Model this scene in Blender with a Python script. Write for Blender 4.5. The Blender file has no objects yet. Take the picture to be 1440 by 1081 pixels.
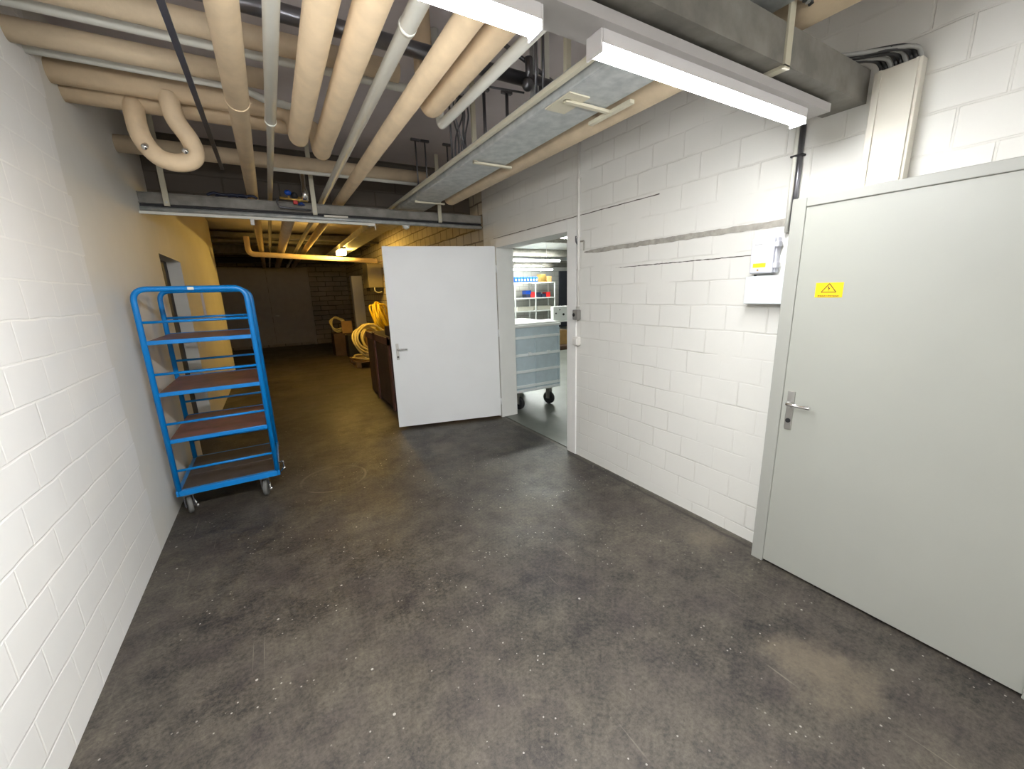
import bpy, bmesh, math, random
from mathutils import Vector, Matrix
random.seed(7)
PI = math.pi
COL = bpy.context.scene.collection
SC = bpy.context.scene

# ------------------------------------------------------------------ camera
F, YAW, PITCH, ROLL, EYE = 563.744, .52689, -.22754, -.031612, 1.6
_f = Vector((math.sin(YAW)*math.cos(PITCH), math.cos(YAW)*math.cos(PITCH), math.sin(PITCH)))
_r = Vector((math.cos(YAW), -math.sin(YAW), 0)); _u = _r.cross(_f)
R_ = _r*math.cos(ROLL) + _u*math.sin(ROLL); U_ = R_.cross(_f)
cam = bpy.data.cameras.new('camera'); co = bpy.data.objects.new('camera', cam); COL.objects.link(co)
M = Matrix((R_, U_, -_f)).transposed().to_4x4(); M.translation = (0, 0, EYE)
co.matrix_world = M
cam.sensor_width = 36; cam.lens = F/1440*36; cam.clip_start = .02; cam.clip_end = 100
SC.camera = co

def at(px, py, ax, val):
    """world point seen at that photo pixel on the plane coordinate[ax] = val"""
    d = R_*((px-720)/F) - U_*((py-540.5)/F) + _f
    o = Vector((0, 0, EYE)); t = (val-o[ax])/d[ax]
    return o + d*t

# ------------------------------------------------------------------ world, exposure, lamps' power
w = bpy.data.worlds.new('world'); SC.world = w; w.use_nodes = True
w.node_tree.nodes['Background'].inputs[0].default_value = (.9, .92, 1, 1)
w.node_tree.nodes['Background'].inputs[1].default_value = .02
SC.view_settings.view_transform = 'Standard'; SC.view_settings.look = 'None'
SC.view_settings.exposure = 0.0; SC.view_settings.gamma = 1; SC.view_settings.use_curve_mapping = False
TUBE, TUBE1, TUBEFILL, TUBE2, YLAMP = 104, 275, 108, 140, 265

# ------------------------------------------------------------------ materials
def newmat(name):
    m = bpy.data.materials.new(name); m.use_nodes = True
    return m, m.node_tree, m.node_tree.nodes['Principled BSDF']
def N(nt, t, **k):
    n = nt.nodes.new(t)
    for a, v in k.items():
        if a.startswith('i_'): n.inputs[a[2:].replace('_', ' ')].default_value = v
        else: setattr(n, a, v)
    return n
def mixc(nt, fac, a, b):
    n = nt.nodes.new('ShaderNodeMix'); n.data_type = 'RGBA'
    for i, v in ((0, fac), (6, a), (7, b)):
        if hasattr(v, 'links'): nt.links.new(v, n.inputs[i])
        else: n.inputs[i].default_value = v if i == 0 else (*v, 1)
    return n.outputs[2]
def ramp(nt, src, p0, p1, a=0.0, b=1.0):
    n = nt.nodes.new('ShaderNodeMapRange'); nt.links.new(src, n.inputs[0])
    n.inputs[1].default_value = p0; n.inputs[2].default_value = p1; n.inputs[3].default_value = a; n.inputs[4].default_value = b
    return n.outputs[0]
def math_(nt, op, a, b=None):
    n = nt.nodes.new('ShaderNodeMath'); n.operation = op
    for i, v in enumerate((a, b)):
        if v is None: continue
        if hasattr(v, 'links'): nt.links.new(v, n.inputs[i])
        else: n.inputs[i].default_value = v
    return n.outputs[0]
def noise(nt, vec, scale, detail=4, rough=.55):
    n = nt.nodes.new('ShaderNodeTexNoise'); n.inputs['Scale'].default_value = scale; n.inputs['Detail'].default_value = detail
    n.inputs['Roughness'].default_value = rough
    if vec: nt.links.new(vec, n.inputs['Vector'])
    return n.outputs['Fac']
def coord(nt): return nt.nodes.new('ShaderNodeTexCoord').outputs['Object']
def mat(name, c, rough=.5, metal=0, var=.12, scale=6, bump=0, bscale=60, c2=None, spec=None):
    m, nt, b = newmat(name); v = coord(nt)
    c2 = c2 or tuple(x*(1-var) for x in c)
    f = ramp(nt, noise(nt, v, scale), .35, .65)
    nt.links.new(mixc(nt, f, c, c2), b.inputs['Base Color'])
    b.inputs['Roughness'].default_value = rough; b.inputs['Metallic'].default_value = metal
    if spec is not None: b.inputs['Specular IOR Level'].default_value = spec
    if bump:
        bn = nt.nodes.new('ShaderNodeBump'); bn.inputs['Strength'].default_value = bump; bn.inputs['Distance'].default_value = .01
        nt.links.new(noise(nt, v, bscale), bn.inputs['Height']); nt.links.new(bn.outputs[0], b.inputs['Normal'])
    return m
def emit(name, c, s):
    m, nt, b = newmat(name); b.inputs['Base Color'].default_value = (.8, .8, .8, 1)
    b.inputs['Emission Color'].default_value = (*c, 1); b.inputs['Emission Strength'].default_value = s
    return m
def blockwall(name, axis, c, joint, bw=.25, rh=.155, mortar=.006, depth=.5, rough=.55, var=.05, warp=.004, off=(0, 0), jf=.5, smooth=.5):
    m, nt, b = newmat(name); v = coord(nt)
    sp = nt.nodes.new('ShaderNodeSeparateXYZ'); nt.links.new(v, sp.inputs[0])
    cb = nt.nodes.new('ShaderNodeCombineXYZ')
    n1 = noise(nt, v, 5, 2)
    h = math_(nt, 'ADD', sp.outputs[axis], off[0])
    z = math_(nt, 'ADD', sp.outputs[2], off[1])
    z = math_(nt, 'ADD', z, math_(nt, 'MULTIPLY', math_(nt, 'SUBTRACT', n1, .5), warp*4))
    nt.links.new(h, cb.inputs[0]); nt.links.new(z, cb.inputs[1])
    br = N(nt, 'ShaderNodeTexBrick', offset=.5, offset_frequency=2)
    br.inputs['Scale'].default_value = 1; br.inputs['Mortar Size'].default_value = mortar
    br.inputs['Mortar Smooth'].default_value = smooth; br.inputs['Bias'].default_value = 0
    br.inputs['Brick Width'].default_value = bw; br.inputs['Row Height'].default_value = rh
    br.inputs['Color1'].default_value = (*c, 1); br.inputs['Color2'].default_value = (*[x*(1-var) for x in c], 1)
    br.inputs['Mortar'].default_value = (*joint, 1)
    nt.links.new(cb.outputs[0], br.inputs['Vector'])
    patch = ramp(nt, noise(nt, v, 1.3, 3), .3, .7)       # joints filled with paint here and there
    fac = math_(nt, 'MULTIPLY', br.outputs['Fac'], ramp(nt, noise(nt, v, 3.5, 3), .35, .6, jf, 1))
    col = mixc(nt, fac, c, joint)
    col = mixc(nt, math_(nt, 'MULTIPLY', patch, .5), col, tuple(x*(1-var*1.5) for x in c)) if False else col
    cc = mixc(nt, ramp(nt, noise(nt, v, 2.2, 6), .3, .7), c, tuple(x*(1-var) for x in c))
    nt.links.new(mixc(nt, fac, cc, joint), b.inputs['Base Color'])
    b.inputs['Roughness'].default_value = rough
    hh = math_(nt, 'SUBTRACT', math_(nt, 'MULTIPLY', noise(nt, v, 70, 4), .12), fac)
    bn = nt.nodes.new('ShaderNodeBump'); bn.inputs['Strength'].default_value = depth; bn.inputs['Distance'].default_value = .004
    nt.links.new(hh, bn.inputs['Height']); nt.links.new(bn.outputs[0], b.inputs['Normal'])
    return m
def floormat():
    m, nt, b = newmat('asphalt_screed'); v = coord(nt)
    n1 = ramp(nt, noise(nt, v, 1.0, 7, .62), .34, .66)
    n2 = ramp(nt, noise(nt, v, 7, 8, .78), .36, .64)
    n3 = ramp(nt, noise(nt, v, 55, 4, .8), .36, .64)
    n4 = ramp(nt, noise(nt, v, 2.7, 5, .7), .45, .65)
    f = math_(nt, 'ADD', math_(nt, 'MULTIPLY', n1, .34), math_(nt, 'ADD', math_(nt, 'MULTIPLY', n2, .33), math_(nt, 'MULTIPLY', n3, .33)))
    c = mixc(nt, ramp(nt, f, .2, .8), (.014, .012, .012), (.118, .102, .078))
    c = mixc(nt, math_(nt, 'MULTIPLY', n4, .35), c, (.042, .030, .033))
    # pale grit
    vo = N(nt, 'ShaderNodeTexVoronoi'); vo.inputs['Scale'].default_value = 26; nt.links.new(v, vo.inputs['Vector'])
    grit = math_(nt, 'MULTIPLY', math_(nt, 'LESS_THAN', vo.outputs['Distance'], .10), ramp(nt, noise(nt, v, 2.3, 3), .48, .56))
    vo2 = N(nt, 'ShaderNodeTexVoronoi'); vo2.inputs['Scale'].default_value = 7; nt.links.new(v, vo2.inputs['Vector'])
    grit2 = math_(nt, 'LESS_THAN', vo2.outputs['Distance'], .042)
    c = mixc(nt, math_(nt, 'MAXIMUM', math_(nt, 'MULTIPLY', grit, .6), math_(nt, 'MULTIPLY', grit2, .7)), c, (.55, .52, .47))
    # worn pale spots
    spots = ramp(nt, noise(nt, v, 3.1, 7, .75), .62, .72)
    c = mixc(nt, math_(nt, 'MULTIPLY', spots, .5), c, (.17, .145, .115))
    # scratches
    for rz, sc in ((.5, 1), (-.9, 1.3), (1.45, .8)):
        mp = N(nt, 'ShaderNodeMapping'); mp.inputs['Rotation'].default_value = (0, 0, rz); mp.inputs['Scale'].default_value = (60*sc, 1.0*sc, 1)
        nt.links.new(v, mp.inputs['Vector'])
        s = ramp(nt, noise(nt, mp.outputs[0], 1, 2), .70, .76)
        s = math_(nt, 'MULTIPLY', s, ramp(nt, noise(nt, v, 2.0*sc, 2), .5, .62))
        c = mixc(nt, math_(nt, 'MULTIPLY', s, .5), c, (.24, .21, .17))
    for (px, py, rr, k) in ((1150, 935, .22, .55), (1000, 760, .15, .3), (625, 628, .2, .35)):
        q = at(px, py, 2, 0)
        vd = N(nt, 'ShaderNodeVectorMath', operation='DISTANCE'); nt.links.new(v, vd.inputs[0]); vd.inputs[1].default_value = q
        dd = math_(nt, 'ADD', vd.outputs['Value'], math_(nt, 'MULTIPLY', math_(nt, 'SUBTRACT', noise(nt, v, 6, 5, .7), .5), .5))
        c = mixc(nt, ramp(nt, dd, rr*.3, rr, k, 0), c, (.19, .155, .11))
    # round scuff left by a turning wheel
    sp = nt.nodes.new('ShaderNodeSeparateXYZ'); nt.links.new(v, sp.inputs[0])
    rc = at(470, 672, 2, 0)
    dx = math_(nt, 'SUBTRACT', sp.outputs[0], rc.x); dy = math_(nt, 'SUBTRACT', sp.outputs[1], rc.y)
    d = math_(nt, 'SQRT', math_(nt, 'ADD', math_(nt, 'MULTIPLY', dx, dx), math_(nt, 'MULTIPLY', dy, dy)))
    ring = ramp(nt, math_(nt, 'ABSOLUTE', math_(nt, 'SUBTRACT', d, .27)), .004, .014, 1, 0)
    ring = math_(nt, 'MULTIPLY', ring, ramp(nt, noise(nt, v, 4, 3), .4, .6, .2, .75))
    c = mixc(nt, ring, c, (.16, .14, .115))
    # broken edge along the right wall
    e = math_(nt, 'ADD', sp.outputs[0], math_(nt, 'MULTIPLY', noise(nt, v, 9, 4), .05))
    edge = math_(nt, 'MULTIPLY', ramp(nt, math_(nt, 'ABSOLUTE', math_(nt, 'SUBTRACT', e, 2.385)), .0, .02, 1, 0), math_(nt, 'LESS_THAN', sp.outputs[1], 3.0))
    c = mixc(nt, math_(nt, 'MULTIPLY', edge, .75), c, (.014, .012, .011))
    dust = math_(nt, 'MULTIPLY', ramp(nt, e, 2.42, 2.44), .3)
    c = mixc(nt, dust, c, (.2, .18, .15))
    nt.links.new(c, b.inputs['Base Color'])
    nt.links.new(ramp(nt, noise(nt, v, 2.6, 5, .6), .3, .7, .40, .60), b.inputs['Roughness'])
    b.inputs['Specular IOR Level'].default_value = .5
    bn = nt.nodes.new('ShaderNodeBump'); bn.inputs['Strength'].default_value = .55; bn.inputs['Distance'].default_value = .003
    nt.links.new(math_(nt, 'ADD', noise(nt, v, 45, 5, .7), noise(nt, v, 6, 3)), bn.inputs['Height']); nt.links.new(bn.outputs[0], b.inputs['Normal'])
    return m

WHITE = (.80, .79, .755)
m_floor = floormat()
m_floor2 = mat('grey_floor_paint', (.17, .18, .16), .42, var=.25, scale=2, bump=.1, bscale=30)
m_wallR = blockwall('painted_block_right', 1, (.74, .735, .69), (.67, .66, .61), off=(0, .075), depth=.75, mortar=.006, jf=.0)
m_wallL = blockwall('painted_block_left', 1, (.86, .85, .82), (.93, .915, .87), bw=.29, rh=.157, off=(.05, .02), depth=.5, mortar=.006, jf=.3, rough=.6)
m_wallB = blockwall('painted_block_back', 0, WHITE, (.72, .7, .66))
m_plaster = mat('smooth_wall_paint', (.79, .775, .72), .55, var=.06, scale=1.5, bump=.05)
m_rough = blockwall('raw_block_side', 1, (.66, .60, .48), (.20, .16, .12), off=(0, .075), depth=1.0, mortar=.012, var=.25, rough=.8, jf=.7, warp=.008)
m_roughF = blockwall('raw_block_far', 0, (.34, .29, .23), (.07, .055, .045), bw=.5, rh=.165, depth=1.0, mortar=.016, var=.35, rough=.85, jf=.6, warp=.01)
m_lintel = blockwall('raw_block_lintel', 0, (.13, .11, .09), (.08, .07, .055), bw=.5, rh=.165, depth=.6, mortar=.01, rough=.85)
m_room2 = blockwall('store_block', 0, (.50, .50, .47), (.3, .3, .28), bw=.4, rh=.2, mortar=.01)
m_white2 = mat('store_white', (.72, .75, .71), .6)
m_ceil = mat('ceiling_concrete', (.80, .74, .75), .7, var=.12, scale=1.5, bump=.1, bscale=20)
m_insul = mat('insulation_wrap', (.74, .575, .375), .65, var=.12, scale=9, bump=.25, bscale=22)
m_insul2 = mat('insulation_wrap_old', (.66, .53, .36), .65, var=.15, scale=7, bump=.25, bscale=22)
m_pvc = mat('grey_pvc', (.76, .755, .68), .4, var=.04)
m_steel = mat('dark_steel', (.22, .22, .24), .3, metal=.85, var=.2)
m_galv = mat('galvanised', (.56, .58, .57), .45, metal=.25, scale=14, c2=(.40, .43, .43), bump=.06)
m_galvd = mat('galvanised_dull', (.27, .255, .225), .6, metal=.05, scale=9, c2=(.18, .17, .15), bump=.08, bscale=30)
m_cream = mat('cream_paint', (.64, .60, .46), .45, var=.08)
m_creamw = mat('cream_white_trunking', (.72, .69, .60), .5, var=.05)
m_trunk = mat('grey_white_trunking', (.55, .53, .52), .45, var=.05)
m_lampbody = mat('lamp_housing_white', (.80, .78, .78), .4, var=.03)
m_door = mat('grey_door_paint', (.375, .383, .342), .38, var=.04, scale=2)
m_frame = mat('grey_frame_paint', (.36, .365, .33), .42, var=.04, scale=2)
m_wdoor = mat('white_door_paint', (.88, .895, .895), .4, var=.03, scale=2)
m_wframe = mat('white_frame_paint', (.82, .82, .79), .42, var=.03)
m_ddoor = mat('dark_grey_door', (.34, .30, .26), .6, var=.1)
m_alu = mat('brushed_aluminium', (.62, .61, .58), .28, metal=.9, var=.1)
m_chrome = mat('chrome', (.8, .8, .8), .12, metal=1, var=.05)
m_black = mat('black_rubber', (.015, .015, .016), .6, var=.3)
m_blackp = mat('black_paint', (.012, .011, .013), .6, var=.2)
m_blue = mat('blue_enamel', (.0, .215, .62), .3, var=.05)
m_board = mat('brown_plywood', (.25, .10, .085), .4, var=.3, scale=12, c2=(.14, .07, .06))
m_deck = mat('dark_deck_board', (.075, .06, .055), .5, var=.3, scale=12)
m_tyre = mat('grey_tyre', (.15, .15, .14), .6)
m_bin = mat('grey_blue_bin_panel', (.60, .71, .77), .4, metal=.0, var=.1, scale=8)
m_binrib = mat('pale_bin_rib', (.90, .95, .96), .35, metal=.0, var=.05)
m_lid = mat('white_lid', (.82, .84, .82), .5, var=.03)
m_yel = mat('sign_yellow', (.95, .56, .0), .5, var=.03)
m_yel2 = mat('label_yellow', (.90, .78, .02), .5, var=.03)
m_ink = mat('black_ink', (.06, .04, .01), .6)
m_boxl = mat('lilac_grey_plastic', (.66, .67, .74), .4, var=.02)
m_boxw = mat('pale_grey_metal', (.66, .70, .71), .4, var=.02)
m_switch = mat('grey_switch_plastic', (.22, .21, .19), .5)
m_wsw = mat('white_switch_plastic', (.75, .73, .68), .4)
m_mortar = mat('bare_mortar', (.42, .40, .35), .9, var=.3, scale=20, bump=.6)
m_crack = mat('dark_crack', (.10, .09, .075), .9)
m_brass = mat('brass', (.75, .50, .15), .3, metal=.9)
m_bluek = mat("blue_plastic", (.005, .06, .38), .4)
m_red = mat('red_plastic', (.6, .02, .02), .4)
m_navy = mat('navy_hose', (.01, .015, .04), .5)
m_paper = mat('white_paper', (.75, .73, .76), .7, var=.02)
m_greyp = mat('grey_paper', (.30, .27, .24), .7, var=.02)
m_hosey = mat('cream_hose', (.80, .68, .30), .45, var=.15)
m_hoseyy = mat('yellow_hose', (.85, .60, .03), .45, var=.1)
m_card = mat('brown_cardboard', (.09, .05, .03), .8, var=.3, scale=5)
m_card2 = mat('tan_cardboard', (.45, .27, .10), .8, var=.2, scale=5)
m_pallet = mat('pallet_wood', (.28, .18, .09), .8, var=.3, scale=12)
m_khaki = mat('olive_casing', (.24, .21, .14), .5, var=.06)
m_hose1 = mat('black_cable', (.03, .03, .03), .45)
m_hose2 = mat('grey_cable', (.33, .33, .31), .45)
m_dark2 = mat('dark_panel', (.04, .045, .06), .5)
m_tube = emit('lit_diffuser', (.98, .985, 1.0), TUBE)
m_tube1 = emit('lit_diffuser_left', (.98, .985, 1.0), TUBE1)
m_tubefill = emit('fill_diffuser_rear', (.98, .985, 1.0), TUBEFILL)  # for the added fill lamps behind the camera
m_tube2 = emit('lit_diffuser_store', (.96, 1, .95), TUBE2)
m_ylamp = emit('lit_yellow_lamp', (1, .62, .13), YLAMP)

# ------------------------------------------------------------------ geometry helpers
class MB:
    def __init__(s): s.bm = bmesh.new()
    def box(s, x0, x1, y0, y1, z0, z1, bev=0, mtx=None):
        t = bmesh.new(); bmesh.ops.create_cube(t, size=1)
        for v in t.verts: v.co = Vector(((x0+x1)/2+v.co.x*(x1-x0), (y0+y1)/2+v.co.y*(y1-y0), (z0+z1)/2+v.co.z*(z1-z0)))
        if bev: bmesh.ops.bevel(t, geom=t.edges[:], offset=bev, segments=2, affect='EDGES', profile=.5)
        if mtx: bmesh.ops.transform(t, matrix=mtx, verts=t.verts)
        s._add(t); return s
    def _add(s, t):
        me = bpy.data.meshes.new('tmp'); t.to_mesh(me); t.free(); s.bm.from_mesh(me); bpy.data.meshes.remove(me)
    def tube(s, pts, r, n=16, cap=True, closed=False):
        """sweep; r number or list. rounded paths: see arcpath"""
        pts = [Vector(p) for p in pts]; k = len(pts)
        rs = r if isinstance(r, (list, tuple)) else [r]*k
        bm = s.bm; rings = []; up = None
        for i, p in enumerate(pts):
            if closed: d = (pts[(i+1) % k]-pts[i-1])
            else: d = (pts[min(i+1, k-1)]-pts[max(i-1, 0)])
            if d.length < 1e-9: d = Vector((0, 0, 1))
            d.normalize()
            if up is None:
                up = Vector((0, 0, 1)) if abs(d.z) < .9 else Vector((1, 0, 0))
            a = (up - d*up.dot(d)).normalized(); up = a; b = d.cross(a)
            rings.append([bm.verts.new(p + (a*math.cos(2*PI*j/n)+b*math.sin(2*PI*j/n))*rs[i]) for j in range(n)])
        rng = range(k if closed else k-1)
        for i in rng:
            A, B = rings[i], rings[(i+1) % k]
            for j in range(n):
                f = bm.faces.new((A[j], A[(j+1) % n], B[(j+1) % n], B[j])); f.smooth = True
        if cap and not closed:
            bm.faces.new(rings[0][::-1]); bm.faces.new(rings[-1])
        return s
    def cyl(s, a, b, r, n=20): return s.tube([a, b], r, n)
    def prism(s, poly, axis, a, b):
        """polygon in the plane normal to axis, extruded from a to b"""
        def mk(u, v, w): return {0: (w, u, v), 1: (u, w, v), 2: (u, v, w)}[axis]
        lo = [s.bm.verts.new(mk(u, v, a)) for u, v in poly]; hi = [s.bm.verts.new(mk(u, v, b)) for u, v in poly]
        n = len(poly)
        s.bm.faces.new(lo[::-1]); s.bm.faces.new(hi)
        for i in range(n): s.bm.faces.new((lo[i], lo[(i+1) % n], hi[(i+1) % n], hi[i]))
        return s
    def ball(s, c, r, sc=(1, 1, 1), u=20, v=12):
        t = bmesh.new(); bmesh.ops.create_uvsphere(t, u_segments=u, v_segments=v, radius=r)
        for q in t.verts: q.co = Vector((q.co.x*sc[0]+c[0], q.co.y*sc[1]+c[1], q.co.z*sc[2]+c[2]))
        for f in t.faces: f.smooth = True
        s._add(t); return s
    def build(s, name, m, parent=None):
        bmesh.ops.recalc_face_normals(s.bm, faces=s.bm.faces)
        me = bpy.data.meshes.new(name); s.bm.to_mesh(me); s.bm.free(); me.materials.append(m)
        o = bpy.data.objects.new(name, me); COL.objects.link(o)
        if parent: o.parent = parent
        return o
def arcpath(pts, rad, seg=7):
    """polyline with its corners rounded"""
    pts = [Vector(p) for p in pts]; out = [pts[0]]
    for i in range(1, len(pts)-1):
        a, b, c = pts[i-1], pts[i], pts[i+1]
        u = (a-b); v = (c-b); t = min(rad, u.length*.49, v.length*.49)
        p, q = b+u.normalized()*t, b+v.normalized()*t
        for k in range(seg+1):
            s = k/seg; out.append(p*(1-s)**2 + b*2*s*(1-s) + q*s*s)
    out.append(pts[-1]); return out
def tag(o, label, cat, group=None, kind=None):
    o['label'] = label; o['category'] = cat
    if group: o['group'] = group
    if kind: o['kind'] = kind
    return o
def struct(o, label=None):
    o['kind'] = 'structure'
    if label: o['label'] = label
    return o
def empty(name, loc=(0, 0, 0), rz=0):
    o = bpy.data.objects.new(name, None); COL.objects.link(o); o.location = loc; o.rotation_euler = (0, 0, rz)
    o.empty_display_size = .1
    return o
def text(name, body, size, m, parent, loc, rot, ext=.0008):
    cu = bpy.data.curves.new(name, 'FONT'); cu.body = body; cu.size = size; cu.extrude = ext; cu.offset = .00025; cu.align_x = 'CENTER'
    tmp = bpy.data.objects.new('tmp', cu); COL.objects.link(tmp)
    dg = bpy.context.evaluated_depsgraph_get(); me = bpy.data.meshes.new_from_object(tmp.evaluated_get(dg))
    bpy.data.objects.remove(tmp)
    me.materials.clear(); me.materials.append(m)
    o = bpy.data.objects.new(name, me); COL.objects.link(o); o.parent = parent; o.location = loc; o.rotation_euler = rot
    return o

XL, XR, ZC, YB = -.85, 2.42, 3.15, -3.2
YC = 4.76            # painted part of the right wall ends here

# ------------------------------------------------------------------ setting
struct(MB().box(-4.2, XR+.02, YB-.2, 16.2, -.2, 0).build('floor', m_floor), 'dark worn screed floor')
struct(MB().box(XR+.04, 14.2, .5, 16.2, -.2, 0).build('floor', m_floor2), 'grey painted floor beyond the doorway')
struct(MB().box(XR+.02, XR+.04, .5, 16.2, -.2, -.006).build('trim_1', m_crack), 'dark joint between the two floors')
struct(MB().box(-4.2, XR+.1, YB-.2, 16.2, ZC, ZC+.2).build('ceiling', m_ceil), 'grey concrete ceiling')
struct(MB().box(XR+.1, 14.2, .5, 16.2, ZC, ZC+.2).build('ceiling', m_white2), 'white ceiling beyond the doorway')
OZ = 2.20
struct(MB().box(XR, XR+.2, YB, 2.95, 0, ZC).box(XR, XR+.2, 2.95, 4.53, OZ, ZC).box(XR, XR+.2, 4.53, YC, 0, ZC).build('wall_right', m_wallR), 'white painted block wall')
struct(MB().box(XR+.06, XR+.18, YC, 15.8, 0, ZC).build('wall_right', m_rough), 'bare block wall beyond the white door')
mb, mp_ = MB().box(XL-.3, XL, YB, 3.0, 0, ZC), MB()
z_, k_ = 0, 0
while z_ < ZC:
    z1_ = min(ZC, .157*(k_+1)-.02); e_ = 3.22+random.uniform(-.03, .03)
    mb.box(XL-.3, XL, 3.0, e_, z_, z1_); mp_.box(XL-.3, XL, e_, 3.5, z_, z1_)
    z_ = z1_; k_ += 1
struct(mb.build('wall_left', m_wallL), 'white painted block wall on the left')
struct(mp_.box(XL-.3, XL, 3.5, 5.15, 0, ZC).box(XL-.3, XL, 5.15, 6.24, 2.06, ZC).box(XL-.3, XL, 6.24, 10.4, 0, ZC).build('wall_left', m_plaster), 'smooth painted wall section with door niche')
struct(MB().box(XL-.30, XL-.13, 5.15, 6.24, 0, 2.06).build('door_3', m_blackp), 'black door deep in the left wall niche')
struct(MB().box(-4.2, -4.0, 10.4, 15.8, 0, ZC).box(-4.2, XL-.3, 10.2, 10.4, 0, ZC).build('wall_left', m_plaster), 'dark side bay wall')
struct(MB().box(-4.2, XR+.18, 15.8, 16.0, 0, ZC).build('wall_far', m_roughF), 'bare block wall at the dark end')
struct(MB().box(XL-.3, XR+.2, YB-.2, YB, 0, ZC).build('wall_back', m_wallB), 'white painted block wall behind')
struct(MB().box(XR+.18, 14.2, 14.6, 14.8, 0, ZC).build('wall_far', m_room2), 'grey block wall of the store')
struct(MB().box(14.0, 14.2, .7, 14.6, 0, ZC).build('wall_right', m_white2), 'white side wall of the store')
struct(MB().box(XR+.2, 14.2, .5, .7, 0, ZC).build('wall_back', m_white2), 'white near wall of the store')

# mortar band and cracks on the right wall
def band(name, y0, y1, z, h, m, th, jit):
    mb = MB(); n = 60; top = []; bot = []
    for i in range(n+1):
        y = y0+(y1-y0)*i/n; s = min(1, 6*(1-i/n)+.35)
        top.append((y, z+h*s/2+random.uniform(-jit, jit))); bot.append((y, z-h*s/2+random.uniform(-jit, jit)))
    for i in range(n):
        a, b, c, d = bot[i], bot[i+1], top[i+1], top[i]
        mb.prism([a, b, c, d], 0, XR-th, XR+.002)
    bmesh.ops.remove_doubles(mb.bm, verts=mb.bm.verts, dist=1e-5)
    return mb.build(name, m)
struct(band('trim_2', 1.13, 2.83, 1.915, .034, m_mortar, .004, .003), 'bare mortar band along the white block wall')
struct(band('trim_3', 2.05, 4.50, 2.226, .006, m_crack, .0015, .0015), 'thin crack above the doorway')
struct(band('trim_4', 1.33, 2.45, 1.76, .005, m_crack, .0015, .0015), 'thin crack in the white block wall')

# ------------------------------------------------------------------ door 1: grey steel door at the right
def lever(parent, plate, pts, r, keyz=None):
    pl = MB().box(*plate, bev=.003).build('door_handle', m_alu, parent)
    MB().tube(arcpath(pts, .02), r, 12).build('lever', m_chrome, pl)
    return pl
d1 = empty('door_1', (2.30, .62, 0)); d1['kind'] = 'structure'; d1['label'] = 'wide light grey steel door in its frame'
fr = MB()
fx = 2.292-2.30
fr.box(fx, XR-2.30, 1.062-.62, 1.126-.62, 0, 2.0, .004)
fr.box(fx, XR-2.30, .03-.62, 1.062-.62, 1.955, 2.0, .004)
fr.box(fx, XR-2.30, .03-.62, .088-.62, 0, 1.955, .004)
fr.build('door_frame', m_frame, d1)
lf = MB().box(.0, .06, .0885-.62, 1.0615-.62, .014, 1.9545, .001).build('door_leaf', m_door, d1)
hy = 1.02-.62
pl = lever(lf, (-.008, 0, hy-.017, hy+.017, .835, 1.045), [(-.004, hy, .985), (-.062, hy, .985), (-.062, hy-.115, .985)], .0095)
MB().cyl((-.012, hy, .885), (0, hy, .885), .012).build('lock_cylinder', m_black, pl)
s0, s1 = at(1148, 399, 0, 2.30), at(1184, 418, 0, 2.30)
sy0, sy1, sz0, sz1 = s1.y-.62, s0.y-.62, s1.z, s0.z+.004
sg = MB().box(-.0015, .001, sy0, sy1, sz0, sz1).build('warning_sign', m_yel, lf); sg['label'] = 'yellow electrical hazard sign'
cy, cz = (sy0+sy1)/2, (sz0+sz1)/2+.008
tri = MB()
hw = (sy1-sy0)*.27; T = [(cy, cz+.022), (cy-hw, cz-.018), (cy+hw, cz-.018)]
for a, b in ((0, 1), (1, 2), (2, 0)):
    (a0, a1), (b0, b1) = T[a], T[b]; dv = Vector((b0-a0, b1-a1)).normalized(); nv = Vector((-dv.y, dv.x))*.0017
    tri.prism([(a0+nv.x, a1+nv.y), (b0+nv.x, b1+nv.y), (b0-nv.x, b1-nv.y), (a0-nv.x, a1-nv.y)], 0, -.0024, -.0014)
tri.prism([(cy+.002, cz+.012), (cy+.005, cz-.001), (cy+.0005, cz-.001), (cy+.002, cz-.013), (cy-.005, cz+.002), (cy-.0005, cz+.002)][::-1], 0, -.0024, -.0014)
tri.build('hazard_symbol', m_ink, sg)
text('caption', 'Elektrischer Betriebsraum', .0082, m_ink, sg, (-.0018, cy, sz0+.005), (PI/2, 0, -PI/2), .0003)

# ------------------------------------------------------------------ door 2: white door standing open
d2 = empty('door_2', (XR, 4.45, 0)); d2['kind'] = 'structure'; d2['label'] = 'white steel door standing open beside its frame'
fr = MB()
fr.box(-.012, .225, 2.93-4.45, 3.06-4.45, 0, 2.215, .003)
fr.box(-.012, .225, 4.42-4.45, 4.55-4.45, 0, 2.215, .003)
fr.box(-.012, .225, 3.06-4.45, 4.42-4.45, 2.115, 2.215, .003)
fr.build('door_frame', m_wframe, d2)
hx, hyy = 2.395, 4.445
ex, ey = 1.148, 4.757
L = math.hypot(ex-hx, ey-hyy); ang = math.atan2(ey-hyy, ex-hx)
MT = Matrix.Translation((hx-XR, hyy-4.45, 0)) @ Matrix.Rotation(ang, 4, 'Z')
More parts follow.
